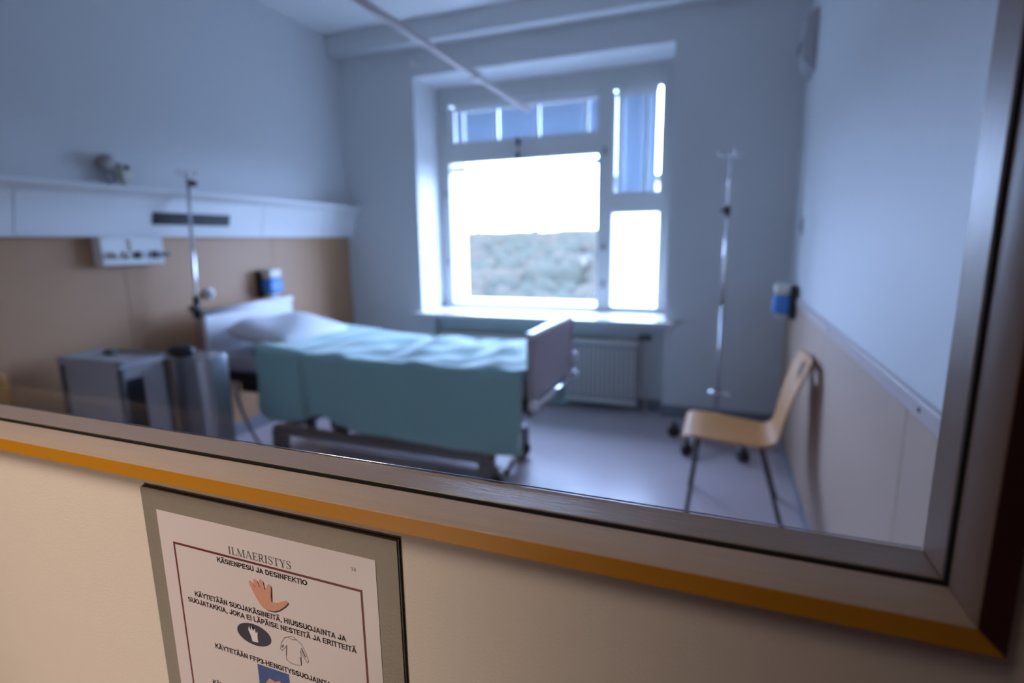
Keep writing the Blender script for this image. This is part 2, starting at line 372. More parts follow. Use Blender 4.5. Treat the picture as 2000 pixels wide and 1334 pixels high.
# ================================================================ THE VIEW
def land(x, y):
    d = y
    base = -20 + 3*math.sin(x*0.011+1)*math.sin(y*0.008)
    if y > 900: base += (y-900)/1100*19
    r = math.exp(-((y-2100)/420)**2)
    base += r*(28 + 17*math.exp(-((x+880)/190)**2) + 12*math.exp(-((x+420)/160)**2) + 8*math.sin(x*0.009) + 3*math.sin(x*0.031))
    return base
bm = bmesh.new(); nx, ny = 80, 60; g = []
for j in range(ny+1):
    y = 12 + 2800*(j/ny)**2
    g.append([bm.verts.new((-3200+4400*i/nx, y, land(-3200+4400*i/nx, y) if y > 60 else -20)) for i in range(nx+1)])
for j in range(ny):
    for i in range(nx): bm.faces.new((g[j][i], g[j][i+1], g[j+1][i+1], g[j+1][i]))
struct(obj('ground_outside', bm, 'hill', smooth=True))
ico = bmesh.new(); bmesh.ops.create_icosphere(ico, subdivisions=2, radius=1); iv = [v.co.copy() for v in ico.verts]; ifc = [[v.index for v in f.verts] for f in ico.faces]; ico.free()
def crowns(name, m, n, seed, label):
    rr = random.Random(seed); V = []; F = []
    for _ in range(n):
        y = 90 + 900*rr.random()**1.6; x = y*(-0.56 + 0.52*rr.random())
        if 130 < y < 400 and -0.262 < x/y < -0.218: continue
        s = (1.8 + 2.6*rr.random())*(0.7+y/260); k = len(V); zz = land(x, y)
        for v in iv: q = 0.72+0.5*rr.random(); V.append((x+v.x*s*q, y+v.y*s*q, zz+s*0.8+v.z*s*q*1.25))
        F += [[k+i for i in f] for f in ifc]
    me = bpy.data.meshes.new(name); me.from_pydata(V, [], F); me.materials.append(M[m])
    for p in me.polygons: p.use_smooth = True
    o = bpy.data.objects.new(name, me); C.objects.link(o); tag(o, label, 'trees', None, 'stuff')
crowns('evergreen_trees', 'trees', 1100, 3, 'dark hazy green forest seen through the big window pane')
crowns('bare_trees', 'trees2', 900, 4, 'paler brownish leafless trees mixed into the forest outside')
def house(x, y, wd, dp, ht, label, ztop=None, wm='housewall'):
    z = land(x, y) if ztop is None else ztop-ht
    h = empty('outside_building', (x, y, z), label, 'building')
    bx('walls', wm, h, x-wd/2, x+wd/2, y-dp/2, y+dp/2, z, z+ht)
    bx('roof', 'roof', h, x-wd/2-0.5, x+wd/2+0.5, y-dp/2-0.5, y+dp/2+0.5, z+ht, z+ht+0.8)
house(-0.240*320, 320, 9, 12, 26, 'tall white building among the trees outside, right part of the big pane', H-320*0.030)

house(-9.15, 70, 7.1, 16, 30, 'added white block that whitens the lower right pane', H+6, 'plaster')  # invented building, bright enough to turn that whole pane white

# ================================================================ RADIATOR
rad = empty('radiator', (-1.52, 4.44, 0), 'white ribbed panel radiator under the window sill', 'radiator')
bm = bmesh.new(); box(bm, -2.44, -0.60, 4.420, 4.436, 0.10, 0.585); obj('panel', bm, 'grey', rad, bevel=0.004)  # grey panel puts the shade between the ribs into its colour
for k in range(46):
    x = -2.42+k*0.0395
    bx('rib', 'rad', rad, x, x+0.022, 4.402, 4.4205, 0.135, 0.555, bevel=0.004)
bx('top_rail', 'rad', rad, -2.44, -0.60, 4.398, 4.46, 0.585, 0.625, bevel=0.006)
bx('bottom_rail', 'rad', rad, -2.44, -0.60, 4.398, 4.46, 0.078, 0.112, bevel=0.006)
tb('valve', 'dark', rad, ((-0.60, 4.44, 0.655), (-0.50, 4.44, 0.655)), 0.025)
tb('pipe', 'rad', rad, ((-0.60, 4.45, 0.60), (-0.545, 4.45, 0.60), (-0.53, 4.45, 0.58), (-0.53, 4.45, 0.0)), 0.008)
for x in (-2.2, -0.8): bx('bracket', 'rad', rad, x-0.015, x+0.015, 4.43, 4.572, 0.20, 0.50)

# ================================================================ BED-HEAD SERVICE TRUNKING (long shelf on the left wall)
tr = empty('bedhead_trunking', (XL, 2.4, 1.505), 'long white service trunking with slanted face along the left wall above the bed', 'wall trunking')
bm = bmesh.new(); P = [(XL+0.0005, 1.515), (XL+0.055, 1.515), (XL+0.115, 1.735), (XL+0.165, 1.775), (XL+0.165, 1.792), (XL+0.0005, 1.792)]
e0 = [bm.verts.new((x, 0.45, z)) for x, z in P]; e1 = [bm.verts.new((x, 4.449, z)) for x, z in P]
for k in range(6): bm.faces.new((e0[k], e0[(k+1) % 6], e1[(k+1) % 6], e1[k]))
bm.faces.new(e0); bm.faces.new(e1); obj('housing', bm, 'white', tr, bevel=0.004)
bx('lower_lip', 'white', tr, XL, XL+0.066, 0.45, 4.449, 1.503, 1.515, bevel=0.002)
def slab(x, z, dx, dz, y0, y1, t):   # thin plate lying on the slanted front face between two heights
    bm = bmesh.new(); a = Vector((0.22, 0, -0.06)).normalized()*t
    v = [bm.verts.new(Vector(p)+q) for q in (Vector((0, 0, 0)), a) for p in ((x, y0, z), (x, y1, z), (x+dx, y1, z+dz), (x+dx, y0, z+dz))]
    for f in ((0,1,2,3),(7,6,5,4),(0,1,5,4),(1,2,6,5),(2,3,7,6),(3,0,4,7)): bm.faces.new([v[i] for i in f])
    return bm
obj('socket_strip', slab(XL+0.0731, 1.580, 0.0205, 0.075, 2.42, 2.99, 0.006), 'black', tr)
for k in range(7):
    y = 2.44+k*0.08; obj('socket_cover', slab(XL+0.0812, 1.592, 0.0135, 0.05, y, y+0.055, 0.005), 'black', tr)
for y in (1.7, 3.3, 4.0): obj('cover_joint', slab(XL+0.0552, 1.516, 0.0595, 0.217, y, y+0.003, 0.0015), 'grey', tr)
# medical gas outlet box below
gb = empty('gas_outlet_box', (XL, 2.26, 1.335), 'white medical gas outlet box hanging under the wall trunking', 'outlet box')
bx('box_body', 'white', gb, XL+0.010, XL+0.085, 2.085, 2.465, 1.335, 1.502, bevel=0.008)
for y, m in ((2.15, 'creamp'), (2.22, 'creamp'), (2.29, 'dark'), (2.40, 'dark')):
    tb('outlet', m, gb, ((XL+0.085, y, 1.395), (XL+0.110, y, 1.395)), 0.022)
    tb('outlet_pin', 'chrome', gb, ((XL+0.110, y, 1.395), (XL+0.125, y, 1.395)), 0.008)
bx('outlet_flap', 'creamp', gb, XL+0.085, XL+0.095, 2.25, 2.26, 1.41, 1.49)
tb('lever', 'dark', gb, ((XL+0.105, 2.40, 1.395), (XL+0.112, 2.475, 1.392)), 0.012)
# fittings standing on top of the trunking
fm = empty('flow_meter', (XL+0.06, 2.20, 1.792), 'brownish grey flow meter standing on the trunking', 'medical device')
bx('foot', 'grey', fm, XL+0.03, XL+0.08, 2.18, 2.23, 1.792, 1.80)
tb('stem', 'grey', fm, ((XL+0.055, 2.205, 1.80), (XL+0.055, 2.205, 1.88)), 0.010)
tb('gauge', 'cable', fm, ((XL+0.045, 2.19, 1.925), (XL+0.09, 2.19, 1.925)), 0.044, 20)
tb('glass_tube', 'grey', fm, ((XL+0.055, 2.235, 1.86), (XL+0.055, 2.235, 1.97)), 0.012)
sk = empty('suction_regulator', (XL+0.06, 2.32, 1.792), 'small white suction regulator on the trunking beside the flow meter', 'medical device')
bx('regulator_body', 'creamp', sk, XL+0.02, XL+0.08, 2.275, 2.335, 1.83, 1.93, bevel=0.008)
bx('regulator_foot', 'creamp', sk, XL+0.03, XL+0.07, 2.29, 2.32, 1.792, 1.83)
tb('knob', 'dark', sk, ((XL+0.08, 2.30, 1.905), (XL+0.10, 2.30, 1.905)), 0.014)
# round call button
cb = empty('call_button', (XL+0.01, 2.81, 1.07), 'small round white wall switch beside the head of the bed', 'switch')
tb('plate', 'white', cb, ((XL+0.010, 2.81, 1.11), (XL+0.035, 2.81, 1.11)), 0.036, 24)
tb('button', 'grey', cb, ((XL+0.035, 2.81, 1.11), (XL+0.042, 2.81, 1.11)), 0.016, 16)

# ---------------------------------------------------------------- soap dispensers
def dispenser(loc, rz, label):
    """built facing +X, back on x=0"""
    b = empty('soap_dispenser', loc, label, 'dispenser', 'soap dispensers on the walls'); b.rotation_euler = (0, 0, 0)
    m3 = Matrix.Rotation(rz, 3, 'Z'); parts = []
    def put(name, m, bm, bev):
        bmesh.ops.rotate(bm, verts=bm.verts[:], cent=(0, 0, 0), matrix=m3); bmesh.ops.translate(bm, verts=bm.verts[:], vec=loc)
        obj(name, bm, m, b, bevel=bev)
    k = bmesh.new(); box(k, 0, 0.035, -0.085, 0.075, 0.0, 0.215); put('back_plate', 'black', k, 0.006)
    k = bmesh.new(); box(k, 0.035, 0.125, -0.065, 0.065, 0.150, 0.225); put('top_cover', 'creamp', k, 0.018)
    k = bmesh.new(); box(k, 0.035, 0.130, -0.070, 0.070, 0.030, 0.150); put('reservoir', 'blue', k, 0.02)
    k = bmesh.new(); box(k, 0.040, 0.105, -0.045, 0.045, 0.002, 0.030); put('spout', 'creamp', k, 0.008)
dispenser(Vector((XL+0.010, 3.33, 1.03)), 0, 'blue and white soap dispenser on the tan wall above the bed')
dispenser(Vector((XR-0.012, 3.93, 0.925)), math.pi, 'blue and cream soap dispenser on the right wall near the corner')

# ================================================================ RIGHT WALL LAMP and SWITCH
wlmp = empty('wall_speaker', (XR, 4.12, 2.47), 'slim grey wall unit high on the right wall near the corner', 'wall unit')
bm = bmesh.new(); P = [(0, 0), (-0.035, 0.012), (-0.075, 0.07), (-0.085, 0.16), (-0.07, 0.33), (0, 0.36)]
e0 = [bm.verts.new((XR+x, 3.98, 2.45+z)) for x, z in P]; e1 = [bm.verts.new((XR+x, 4.25, 2.45+z)) for x, z in P]
for k in range(6): bm.faces.new((e0[k], e0[(k+1) % 6], e1[(k+1) % 6], e1[k]))
bm.faces.new(e0); bm.faces.new(e1); obj('housing', bm, 'lgrey', wlmp, bevel=0.008)
bm = bmesh.new(); box(bm, XR-0.090, XR-0.05, 4.02, 4.21, 2.60, 2.63); obj('grille', bm, 'dark', wlmp)
sw = empty('light_switch', (XR, 3.98, 1.46), 'small grey switch at mid height by the corner of the right wall', 'switch')
bx('plate', 'lgrey', sw, XR-0.012, XR, 3.94, 4.02, 1.46, 1.57, bevel=0.004)
bx('rocker', 'grey', sw, XR-0.018, XR-0.012, 3.965, 3.995, 1.49, 1.54, bevel=0.003)
# hook on the window wall
hk = empty('wall_hook', (-2.59, YB, 2.95), 'small white hook fixed to the wall at the top left corner of the window', 'hook')
tb('stem', 'white', hk, ((-2.63, YB-0.012, 3.03), (-2.61, YB-0.03, 2.97), (-2.56, YB-0.045, 2.955), (-2.50, YB-0.05, 2.935)), [0.006, 0.013, 0.011, 0.005])
bx('plate', 'white', hk, -2.625, -2.595, YB-0.008, YB, 2.95, 3.02, bevel=0.002)

# ================================================================ CURTAIN RAIL
cr = empty('curtain_rail', (-1.48, 2.6, 2.45), 'white curtain rail running under the ceiling towards the window', 'curtain rail')
zr = H+1.0; xr = -1.475
tb('tube', 'rail', cr, ((xr, 0.42, zr), (xr, 4.23, zr)), 0.019, 16)
tb('end_cap', 'white', cr, ((xr, 4.23, zr), (xr, 4.245, zr)), 0.022, 16)
for y in (1.2, 3.28): 
    bx('joint_sleeve', 'white', cr, xr-0.024, xr+0.024, y-0.05, y+0.05, zr-0.024, zr+0.024, bevel=0.006)
    tb('suspension_wire', 'white', cr, ((xr, y, zr+0.02), (xr, y, ZC)), 0.0018, 6)

# ================================================================ BED
bed = empty('hospital_bed', (-2.02, 2.97, 0), 'adjustable hospital bed with grey base standing along the left wall under the window', 'bed')
XH, XF = -3.17, -0.88; Y0, Y1 = 2.57, 3.37
hb = bx('headboard', 'headw', bed, XH-0.028, XH, Y0, Y1, 0.56, 0.995, bevel=0.012)
tb('top_rail', 'headw', hb, ((XH-0.014, Y0-0.005, 1.005), (XH-0.014, Y1+0.005, 1.020)), 0.021, 14)
fb = bx('footboard', 'mauve', bed, XF-0.024, XF, Y0+0.03, Y1-0.03, 0.60, 0.955, bevel=0.006)
bx('top_rail', 'headw', fb, XF-0.042, XF+0.014, Y0-0.004, Y1+0.004, 0.955, 0.982, bevel=0.010, seg=3)
for y in (Y0+0.012, Y1-0.012): bx('side_post', 'mauve', fb, XF-0.034, XF+0.006, y-0.014, y+0.014, 0.56, 0.955, bevel=0.008)
tb('bumper_rail', 'chrome', bed, ((XF+0.022, Y0-0.02, 0.605), (XF+0.022, Y1+0.0, 0.575)), 0.016, 14)
for y, z in ((Y1+0.01, 0.575), (Y1-0.01, 0.705), (Y0-0.02, 0.605)):
    bm = bmesh.new(); ball(bm, (XF+0.015, y, z), 0.030, (1, 1, 1)); obj('bumper', bm, 'headw', bed, smooth=True)
bx('cross_bar', 'basegrey', bed, XF-0.06, XF-0.02, Y0+0.04, Y1-0.04, 0.52, 0.62, bevel=0.006)
mt = bx('mattress', 'mattress', bed, XH+0.02, XF-0.045, Y0+0.02, Y1-0.02, 0.612, 0.738, bevel=0.035, seg=4)
bx('sleeping_frame', 'black', bed, XH, XF-0.05, Y0+0.03, Y1-0.03, 0.545, 0.612, bevel=0.01)
bx('backrest_motor', 'black', bed, -2.98, -2.55, 2.62, 2.90, 0.47, 0.56, bevel=0.02)
for y in (2.68, 3.26): bx('side_beam', 'basegrey', bed, -2.76, -1.20, y-0.03, y+0.03, 0.190, 0.250, bevel=0.006)
for x in (-2.73, -1.98, -1.23): bx('cross_beam', 'basegrey', bed, x-0.035, x+0.035, 2.70, 3.24, 0.180, 0.235, bevel=0.006)
for y in (2.72, 3.22):
    tb('lift_arm', 'dark', bed, ((-2.30, y, 0.22), (-1.55, y, 0.56)), 0.020)
    tb('lift_arm', 'dark', bed, ((-2.55, y, 0.56), (-1.95, y, 0.22)), 0.020)
    tb('lift_arm', 'dark', bed, ((-1.30, y, 0.24), (-1.05, y, 0.56)), 0.020)
    bx('lift_link', 'dark', bed, -2.52, -2.46, y-0.02, y+0.02, 0.22, 0.56, bevel=0.006)
bx('lift_motor', 'dark', bed, -2.10, -1.85, 2.80, 2.95, 0.23, 0.33, bevel=0.02)
for x, y in ((-2.72, 2.68), (-2.72, 3.26), (-1.20, 2.68), (-1.20, 3.26)):
    dx = 0.04 if x > -2 and y < 3 else 0.0
    bx('leg_housing', 'basegrey', bed, x-0.045, x+0.045, y-0.04, y+0.04, 0.10, 0.225, bevel=0.010)
    if dx: bx('caster_arm', 'basegrey', bed, x, x+dx+0.03, y-0.02, y+0.02, 0.135, 0.175, bevel=0.006)
    wx = x+dx
    ws = tb('caster_wheel', 'black', bed, ((wx, y-0.018, 0.062), (wx, y+0.018, 0.062)), 0.062, 20)
    tb('caster_hub', 'chrome', ws, ((wx, y-0.024, 0.062), (wx, y+0.024, 0.062)), 0.016, 12)
    tb('caster_fork', 'dark', bed, ((wx, y-0.03, 0.062), (wx, y-0.03, 0.13), (wx, y, 0.165)), 0.012)
for p in ((-0.925, 2.475, 0.40), (-0.965, 2.50, 0.315)):
    bm = bmesh.new(); ball(bm, p, 0.012); obj('chrome_knob', bm, 'chrome', bed, smooth=True)
tb('pedal_bar', 'black', bed, ((-0.965, 2.50, 0.315), (-1.03, 2.56, 0.20), (-1.09, 2.68, 0.15)), 0.012)
tb('knob_rod', 'chrome', bed, ((-0.925, 2.475, 0.40), (-0.95, 2.60, 0.55)), 0.005)
# power cable drooping at the head end
cab = tb('power_cable', 'cable', None, ((-2.97, 2.60, 0.55), (-2.97, 2.585, 0.44), (-2.93, 2.58, 0.34), (-2.88, 2.585, 0.22), (-2.83, 2.60, 0.12), (-2.80, 2.63, 0.03), (-2.84, 2.70, 0.010), (-3.0, 2.9, 0.010)), 0.010, 8)
tag(cab, 'grey power cable drooping from the head end of the bed to the floor', 'cable')

# pillow
def pillow():
    bm = bmesh.new(); n = 22; rows = []
    for side in (1, -1):
        g = []
        for j in range(n+1):
            row = []
            for i in range(n+1):
                u = -1+2*i/n; v = -1+2*j/n
                e = max(0.0, (1-abs(u)**3.2)*(1-abs(v)**3.2))**0.45
                x = -2.83+0.27*u*(1-0.06*v*v); y = 2.955+0.345*v*(1-0.06*u*u)
                t = 0.088*e*(1+0.12*math.sin(3*u+4*v))
                z = 0.850+0.03*(-u) + (t if side > 0 else -t*0.85)
                row.append(bm.verts.new((x, y, z)))
            g.append(row)
        for j in range(n):
            for i in range(n):
                q = (g[j][i], g[j][i+1], g[j+1][i+1], g[j+1][i]); bm.faces.new(q if side > 0 else q[::-1])
    bmesh.ops.remove_doubles(bm, verts=bm.verts[:], dist=0.0005)
    return tag(obj('pillow', bm, 'pillow', smooth=True), 'soft white pillow leaning on the headboard of the hospital bed', 'pillow')
pillow()

# blanket
def interp(t, tab):
    for (a, va), (b, vb) in zip(tab, tab[1:]):
        if t <= b: k = (t-a)/(b-a); k = max(0, min(1, k)); return va+(vb-va)*k
    return tab[-1][1]
HEM = [(-2.72, 0.46), (-2.66, 0.385), (-2.58, 0.355), (-2.38, 0.362), (-2.30, 0.40), (-2.235, 0.415), (-2.10, 0.37), (-1.96, 0.345), (-1.44, 0.322), (-1.10, 0.315), (-0.93, 0.325)]
def wr_(x, y):
    a = 0.011*math.sin(12*x+5*y+1.5*math.sin(3*y)) + 0.008*math.sin(21*x-7*y+2*math.sin(4*y+x)) + 0.004*math.sin(5*x+17*y)+0.004*math.sin(37*x+9*y)
    k = max(0, min(1, (x+2.35)/0.35))
    return a*(0.35+0.9*k)*(0.5+0.5*math.sin((y-2.5)/0.9*math.pi))
def blanket_surface(x0, x1, lift, nu, hemtab, far=0.36, name='blanket'):
    bm = bmesh.new(); g = []
    for i in range(nu+1):
        x = x0+(x1-x0)*i/nu; hz = interp(x, hemtab); top = 0.778 + interp(x, [(-2.75, 0.045), (-2.45, 0.022), (-2.0, 0.004), (-0.9, 0.0)])
        path = []
        for k in range(15): path.append((3.405+0.010*math.sin(9*x)*(1-k/14), far + (top-0.03-far)*k/14))
        for a in range(1, 6): t = a/6*math.pi/2; path.append((3.375+0.03*math.cos(t), top-0.03+0.03*math.sin(t)))
        for k in range(0, 41):
            y = 3.37-(3.37-2.555)*k/40; path.append((y, top+wr_(x, y)))
        for a in range(1, 6): t = a/6*math.pi/2; path.append((2.555-0.03*math.sin(t), top-0.03+0.03*math.cos(t)))
        for k in range(22):
            s = k/21; z = (top-0.03)+(hz-(top-0.03))*s
            w_ = 0.014*math.sin(5.5*x+1.4)+0.010*math.sin(9*x-8*z)+0.004*math.sin(21*x+3*z)
            crease = -0.020*math.exp(-((x+2.345)/0.018)**2)
            path.append((2.524-0.012*s - (w_-crease*(-1))*s if False else 2.524-0.010*s+(w_)*s*0.9-crease*(0.3+0.7*s), z))
        g.append([bm.verts.new((x+0.012*math.sin(20*p[0]+3*p[1])*(1 if i in (0,) else 0), p[0] - (lift if p[0] < 2.56 else -lift if p[0] > 3.38 else 0), p[1]+(lift if 2.54 < p[0] < 3.39 else 0))) for p in path])
    for a, b in zip(g, g[1:]):
        for k in range(len(a)-1): bm.faces.new((a[k], a[k+1], b[k+1], b[k]))
    return bm
bl = obj('blanket', blanket_surface(-2.60, -0.925, 0.0, 110, HEM), 'blanket', smooth=True, solid=0.006)
tag(bl, 'pale mint green blanket spread over the hospital bed and hanging down its side', 'blanket')
cuff = obj('turned_down_cuff', blanket_surface(-2.70, -2.355, 0.011, 24, HEM, 0.42), 'blanket', bl, smooth=True, solid=0.008)

# ================================================================ DRIP STANDS
def hooks(root, c, m='chrome', r=0.075, n=4, rot=0.3):
    for k in range(n):
        a = rot+2*math.pi*k/n; d = Vector((math.cos(a), math.sin(a), 0)); c = Vector(c)
        tb('hook', m, root, (c, c+d*r*0.7+Vector((0, 0, -0.006)), c+d*r+Vector((0, 0, 0.005)), c+d*(r+0.006)+Vector((0, 0, 0.035))), 0.0045, 8)
iv = empty('drip_stand', (0.03, 3.90, 0), 'chrome drip stand on five castors behind the plywood chair at the window wall', 'drip stand', None)
cx, cy = 0.025, 3.90
tb('lower_pole', 'steel', iv, ((cx, cy, 0.09), (cx, cy, 1.00)), 0.0125, 14)
tb('middle_pole', 'chrome', iv, ((cx-0.001, cy, 1.00), (cx-0.004, cy, 1.62)), 0.0115, 14)
tb('upper_pole', 'chrome', iv, ((cx-0.004, cy, 1.62), (cx-0.003, cy, 1.97)), 0.0085, 14)
tb('height_clamp', 'black', iv, ((cx-0.004, cy, 1.60), (cx-0.004, cy, 1.65)), 0.017, 14)
tb('clamp_knob', 'black', iv, ((cx-0.004, cy, 1.625), (cx-0.045, cy-0.01, 1.625)), 0.011, 10)
hooks(iv, (cx-0.003, cy, 1.97))
tb('weight_collar', 'dark', iv, ((cx, cy, 0.37), (cx, cy, 0.41)), 0.022, 14)
tb('cross_pin', 'chrome', iv, ((cx-0.06, cy-0.01, 0.39), (cx+0.07, cy-0.01, 0.385)), 0.013, 10)
bm = bmesh.new(); ball(bm, (cx+0.06, cy-0.015, 0.385), 0.022); obj('pin_knob', bm, 'chrome', iv, smooth=True)
tb('hub', 'grey', iv, ((cx, cy, 0.075), (cx, cy, 0.125)), 0.045, 18)
for k in range(5):
    a = math.radians(-54-36+36+72*k) ; d = Vector((math.cos(a), math.sin(a), 0)); e = Vector((cx, cy, 0.10))+d*0.30
    leg = tb('leg', 'steel', iv, (Vector((cx, cy, 0.105))+d*0.03, e), [0.018, 0.013], 10)
    s = Vector((-d.y, d.x, 0))
    tb('castor', 'black', leg, (e+Vector((0, 0, -0.060))-s*0.022, e+Vector((0, 0, -0.060))+s*0.022), 0.040, 16)
    tb('castor_stem', 'black', leg, (e+Vector((0, 0, -0.03)), e+Vector((0, 0, 0.015))), 0.014, 10)
# drip pole clamped to the bed head
ip = empty('drip_pole', (-3.215, 2.54, 0.45), 'slim chrome drip pole clamped at the head of the hospital bed beside the cabinet', 'drip pole')
p0 = Vector((-3.215, 2.535, 0.50)); p1 = Vector((-3.215, 2.605, 1.89))
tb('rod', 'chrome', ip, (p0, p1), 0.0105, 12)
hooks(ip, p1+Vector((0, 0, -0.005)), r=0.06)
q = p0.lerp(p1, 0.965); tb('top_clamp', 'black', ip, (q+Vector((0.0, 0.01, 0.0)), q+Vector((0.045, 0.02, -0.005))), 0.018, 12)
bm = bmesh.new(); ball(bm, p1, 0.022, (1, 1, 1.2)); obj('head', bm, 'chrome', ip, smooth=True)
q = p0.lerp(p1, 0.40); tb('clamp', 'black', ip, (q-Vector((0, 0, 0.085)), q+Vector((0, 0, 0.06))), 0.021, 12)
tb('clamp_knob', 'black', ip, (q+Vector((0.0, 0, -0.01)), q+Vector((0.01, -0.055, -0.015))), 0.019, 12)
tb('clamp_handle', 'black', ip, (q+Vector((0, -0.0, -0.07)), q+Vector((0.02, -0.045, -0.045))), 0.013, 12)
bx('mounting_socket', 'basegrey', ip, -3.245, -3.199, 2.51, 2.60, 0.50, 0.62, bevel=0.006)

# ================================================================ PLYWOOD CHAIRS
PROF = [(-0.232, 0.405, 0.415), (-0.231, 0.425, 0.42), (-0.222, 0.442, 0.425), (-0.200, 0.450, 0.43), (-0.12, 0.448, 0.44), (-0.03, 0.439, 0.435), (0.06, 0.430, 0.42), (0.13, 0.425, 0.40),
        (0.175, 0.427, 0.375), (0.205, 0.440, 0.355), (0.222, 0.465, 0.34), (0.231, 0.50, 0.33), (0.240, 0.55, 0.335), (0.252, 0.61, 0.35), (0.270, 0.68, 0.375), (0.293, 0.755, 0.395), (0.312, 0.81, 0.40), (0.325, 0.845, 0.385), (0.331, 0.860, 0.345)]
def chair(loc, label):
    c = empty('plywood_chair', loc, label, 'chair', 'plywood chairs in the room')
    L = Vector(loc); bm = bmesh.new(); nw = 20; g = []
    for x, z, wd in PROF:
        row = []
        for j in range(nw+1):
            v = -1+2*j/nw
            back = max(0, min(1, (z-0.5)/0.2)); dip = -0.010*(1-v*v)*(1-back)*(1 if -0.19 < x < 0.2 else 0.2)
            row.append(bm.verts.new(L+Vector((x+0.020*back*(1-v*v), v*wd/2, z+dip))))
        g.append(row)
    for i in range(len(g)-1):
        for j in range(nw):
            if PROF[i][1] > 0.72 and PROF[i+1][1] < 0.82 and 7 <= j <= 12: continue
            bm.faces.new((g[i][j], g[i][j+1], g[i+1][j+1], g[i+1][j]))
    s = obj('shell', bm, ['ply', 'plyedge'], c, smooth=True, solid=0.011)
    s.modifiers['thickness'].material_offset_rim = 1
    for y in (-0.13, 0.13):
        tb('seat_rail', 'dark', c, (L+Vector((-0.15, y, 0.425)), L+Vector((0.15, y, 0.405))), 0.010, 10)
    for y in (-1, 1):
        tb('leg', 'dark', c, (L+Vector((-0.150, y*0.13, 0.420)), L+Vector((-0.155, y*0.165, 0.40)), L+Vector((-0.196, y*0.190, 0.0))), 0.0115, 12)
        tb('leg', 'dark', c, (L+Vector((0.145, y*0.13, 0.405)), L+Vector((0.150, y*0.165, 0.385)), L+Vector((0.262, y*0.195, 0.0))), 0.0115, 12)
        for x, yy in ((-0.196, 0.190), (0.262, 0.195)): tb('leg_cap', 'black', c, (L+Vector((x, y*yy, 0.0)), L+Vector((x*0.99, y*yy, 0.018))), 0.0145, 12)
    tb('cross_tube', 'dark', c, (L+Vector((0.0, -0.13, 0.412)), L+Vector((0.0, 0.13, 0.412))), 0.009, 10)
    return c
ch = chair((0.092, 3.0, 0), 'beech plywood chair with dark metal legs against the right wall')
c2 = copy_tree(ch); c2.location = (-2.90, 1.30, 0); c2.rotation_euler = (0, 0, math.pi)
c2['label'] = 'beech plywood chair whose backrest shows at the left edge beside the cabinet'

# ================================================================ BEDSIDE CABINET AND BIN
bc = empty('bedside_cabinet', (-3.03, 1.94, 0), 'light grey bedside cabinet with dark corner edges beside the drip pole', 'cabinet')
x0, x1, y0, y1, zt = -3.25, -2.77, 1.74, 2.00, 0.87
bx('body', 'lgrey', bc, x0+0.012, x1-0.012, y0+0.012, y1-0.01, 0.09, zt-0.03, bevel=0.004)
bx('top', 'lgrey', bc, x0-0.005, x1+0.005, y0-0.005, y1+0.005, zt-0.03, zt-0.008, bevel=0.006)
for a, b in ((x0, y0), (x1, y0), (x0, y1), (x1, y1)): tb('corner_profile', 'dark', bc, ((a+(0.012 if a == x0 else -0.012), b+(0.012 if b == y0 else -0.012), 0.06), (a+(0.012 if a == x0 else -0.012), b+(0.012 if b == y0 else -0.012), zt)), 0.016, 12)
bm = bmesh.new()
for a in ((x0+0.01, x1-0.01, y0+0.004, y0+0.012), (x0+0.01, x1-0.01, y1-0.012, y1-0.004), (x0+0.004, x0+0.012, y0, y1), (x1-0.012, x1-0.004, y0, y1)): box(bm, a[0], a[1], a[2], a[3], zt-0.01, zt+0.008)
obj('gallery_rail', bm, 'grey', bc, bevel=0.003)
bx('end_panel', 'lgrey', bc, x0+0.04, x1-0.04, y0+0.004, y0+0.014, 0.14, zt-0.085, bevel=0.003)
bx('door', 'lgrey', bc, x1-0.014, x1-0.004, y0+0.13, y1-0.03, 0.14, zt-0.06, bevel=0.003)
bx('niche_shade_plate', 'black', bc, x1-0.014, x1-0.006, y0+0.028, y0+0.115, 0.14, zt-0.09)  # black plate colours in the shade of an open niche, no recess cut
for a in (x0+0.05, x1-0.05):
    for b in (y0+0.05, y1-0.05):
        tb('castor', 'black', bc, ((a-0.012, b, 0.035), (a+0.012, b, 0.035)), 0.035, 14); tb('castor_stem', 'dark', bc, ((a, b, 0.05), (a, b, 0.10)), 0.008, 8)
kb = tag(bx('remote_handset', 'dark', None, -3.14, -3.08, 1.90, 1.94, zt-0.008, zt+0.022, bevel=0.008), 'small dark object lying on top of the bedside cabinet', 'handset')
bn = empty('waste_bin', (-2.665, 2.125, 0), 'tall brushed steel waste bin with black lid hinge between cabinet and bed', 'bin')
bm = bmesh.new(); ring = []
for z in (0.02, 0.845):
    rr = []
    for k in range(40):
        a = 2*math.pi*k/40; cA, sA = math.cos(a), math.sin(a); e = 3.6
        rr.append(bm.verts.new((-2.700+0.138*math.copysign(abs(cA)**(2/e), cA), 2.130+0.100*math.copysign(abs(sA)**(2/e), sA), z)))
    ring.append(rr)
for k in range(40): bm.faces.new((ring[0][k], ring[0][(k+1) % 40], ring[1][(k+1) % 40], ring[1][k]))
bm.faces.new(ring[0]); bm.faces.new(ring[1])
ob = obj('bin_body', bm, 'steel', bn, bevel=0.006)
bx('base_ring', 'black', bn, -2.82, -2.58, 2.045, 2.215, 0.0, 0.022, bevel=0.008)
bm = bmesh.new(); ball(bm, (-2.785, 2.090, 0.872), 0.10, (0.85, 0.60, 0.36), 18); obj('lid_hinge', bm, 'black', bn, smooth=True)
tb('pedal', 'black', bn, ((-2.665, 2.05, 0.03), (-2.665, 2.01, 0.022)), 0.012)

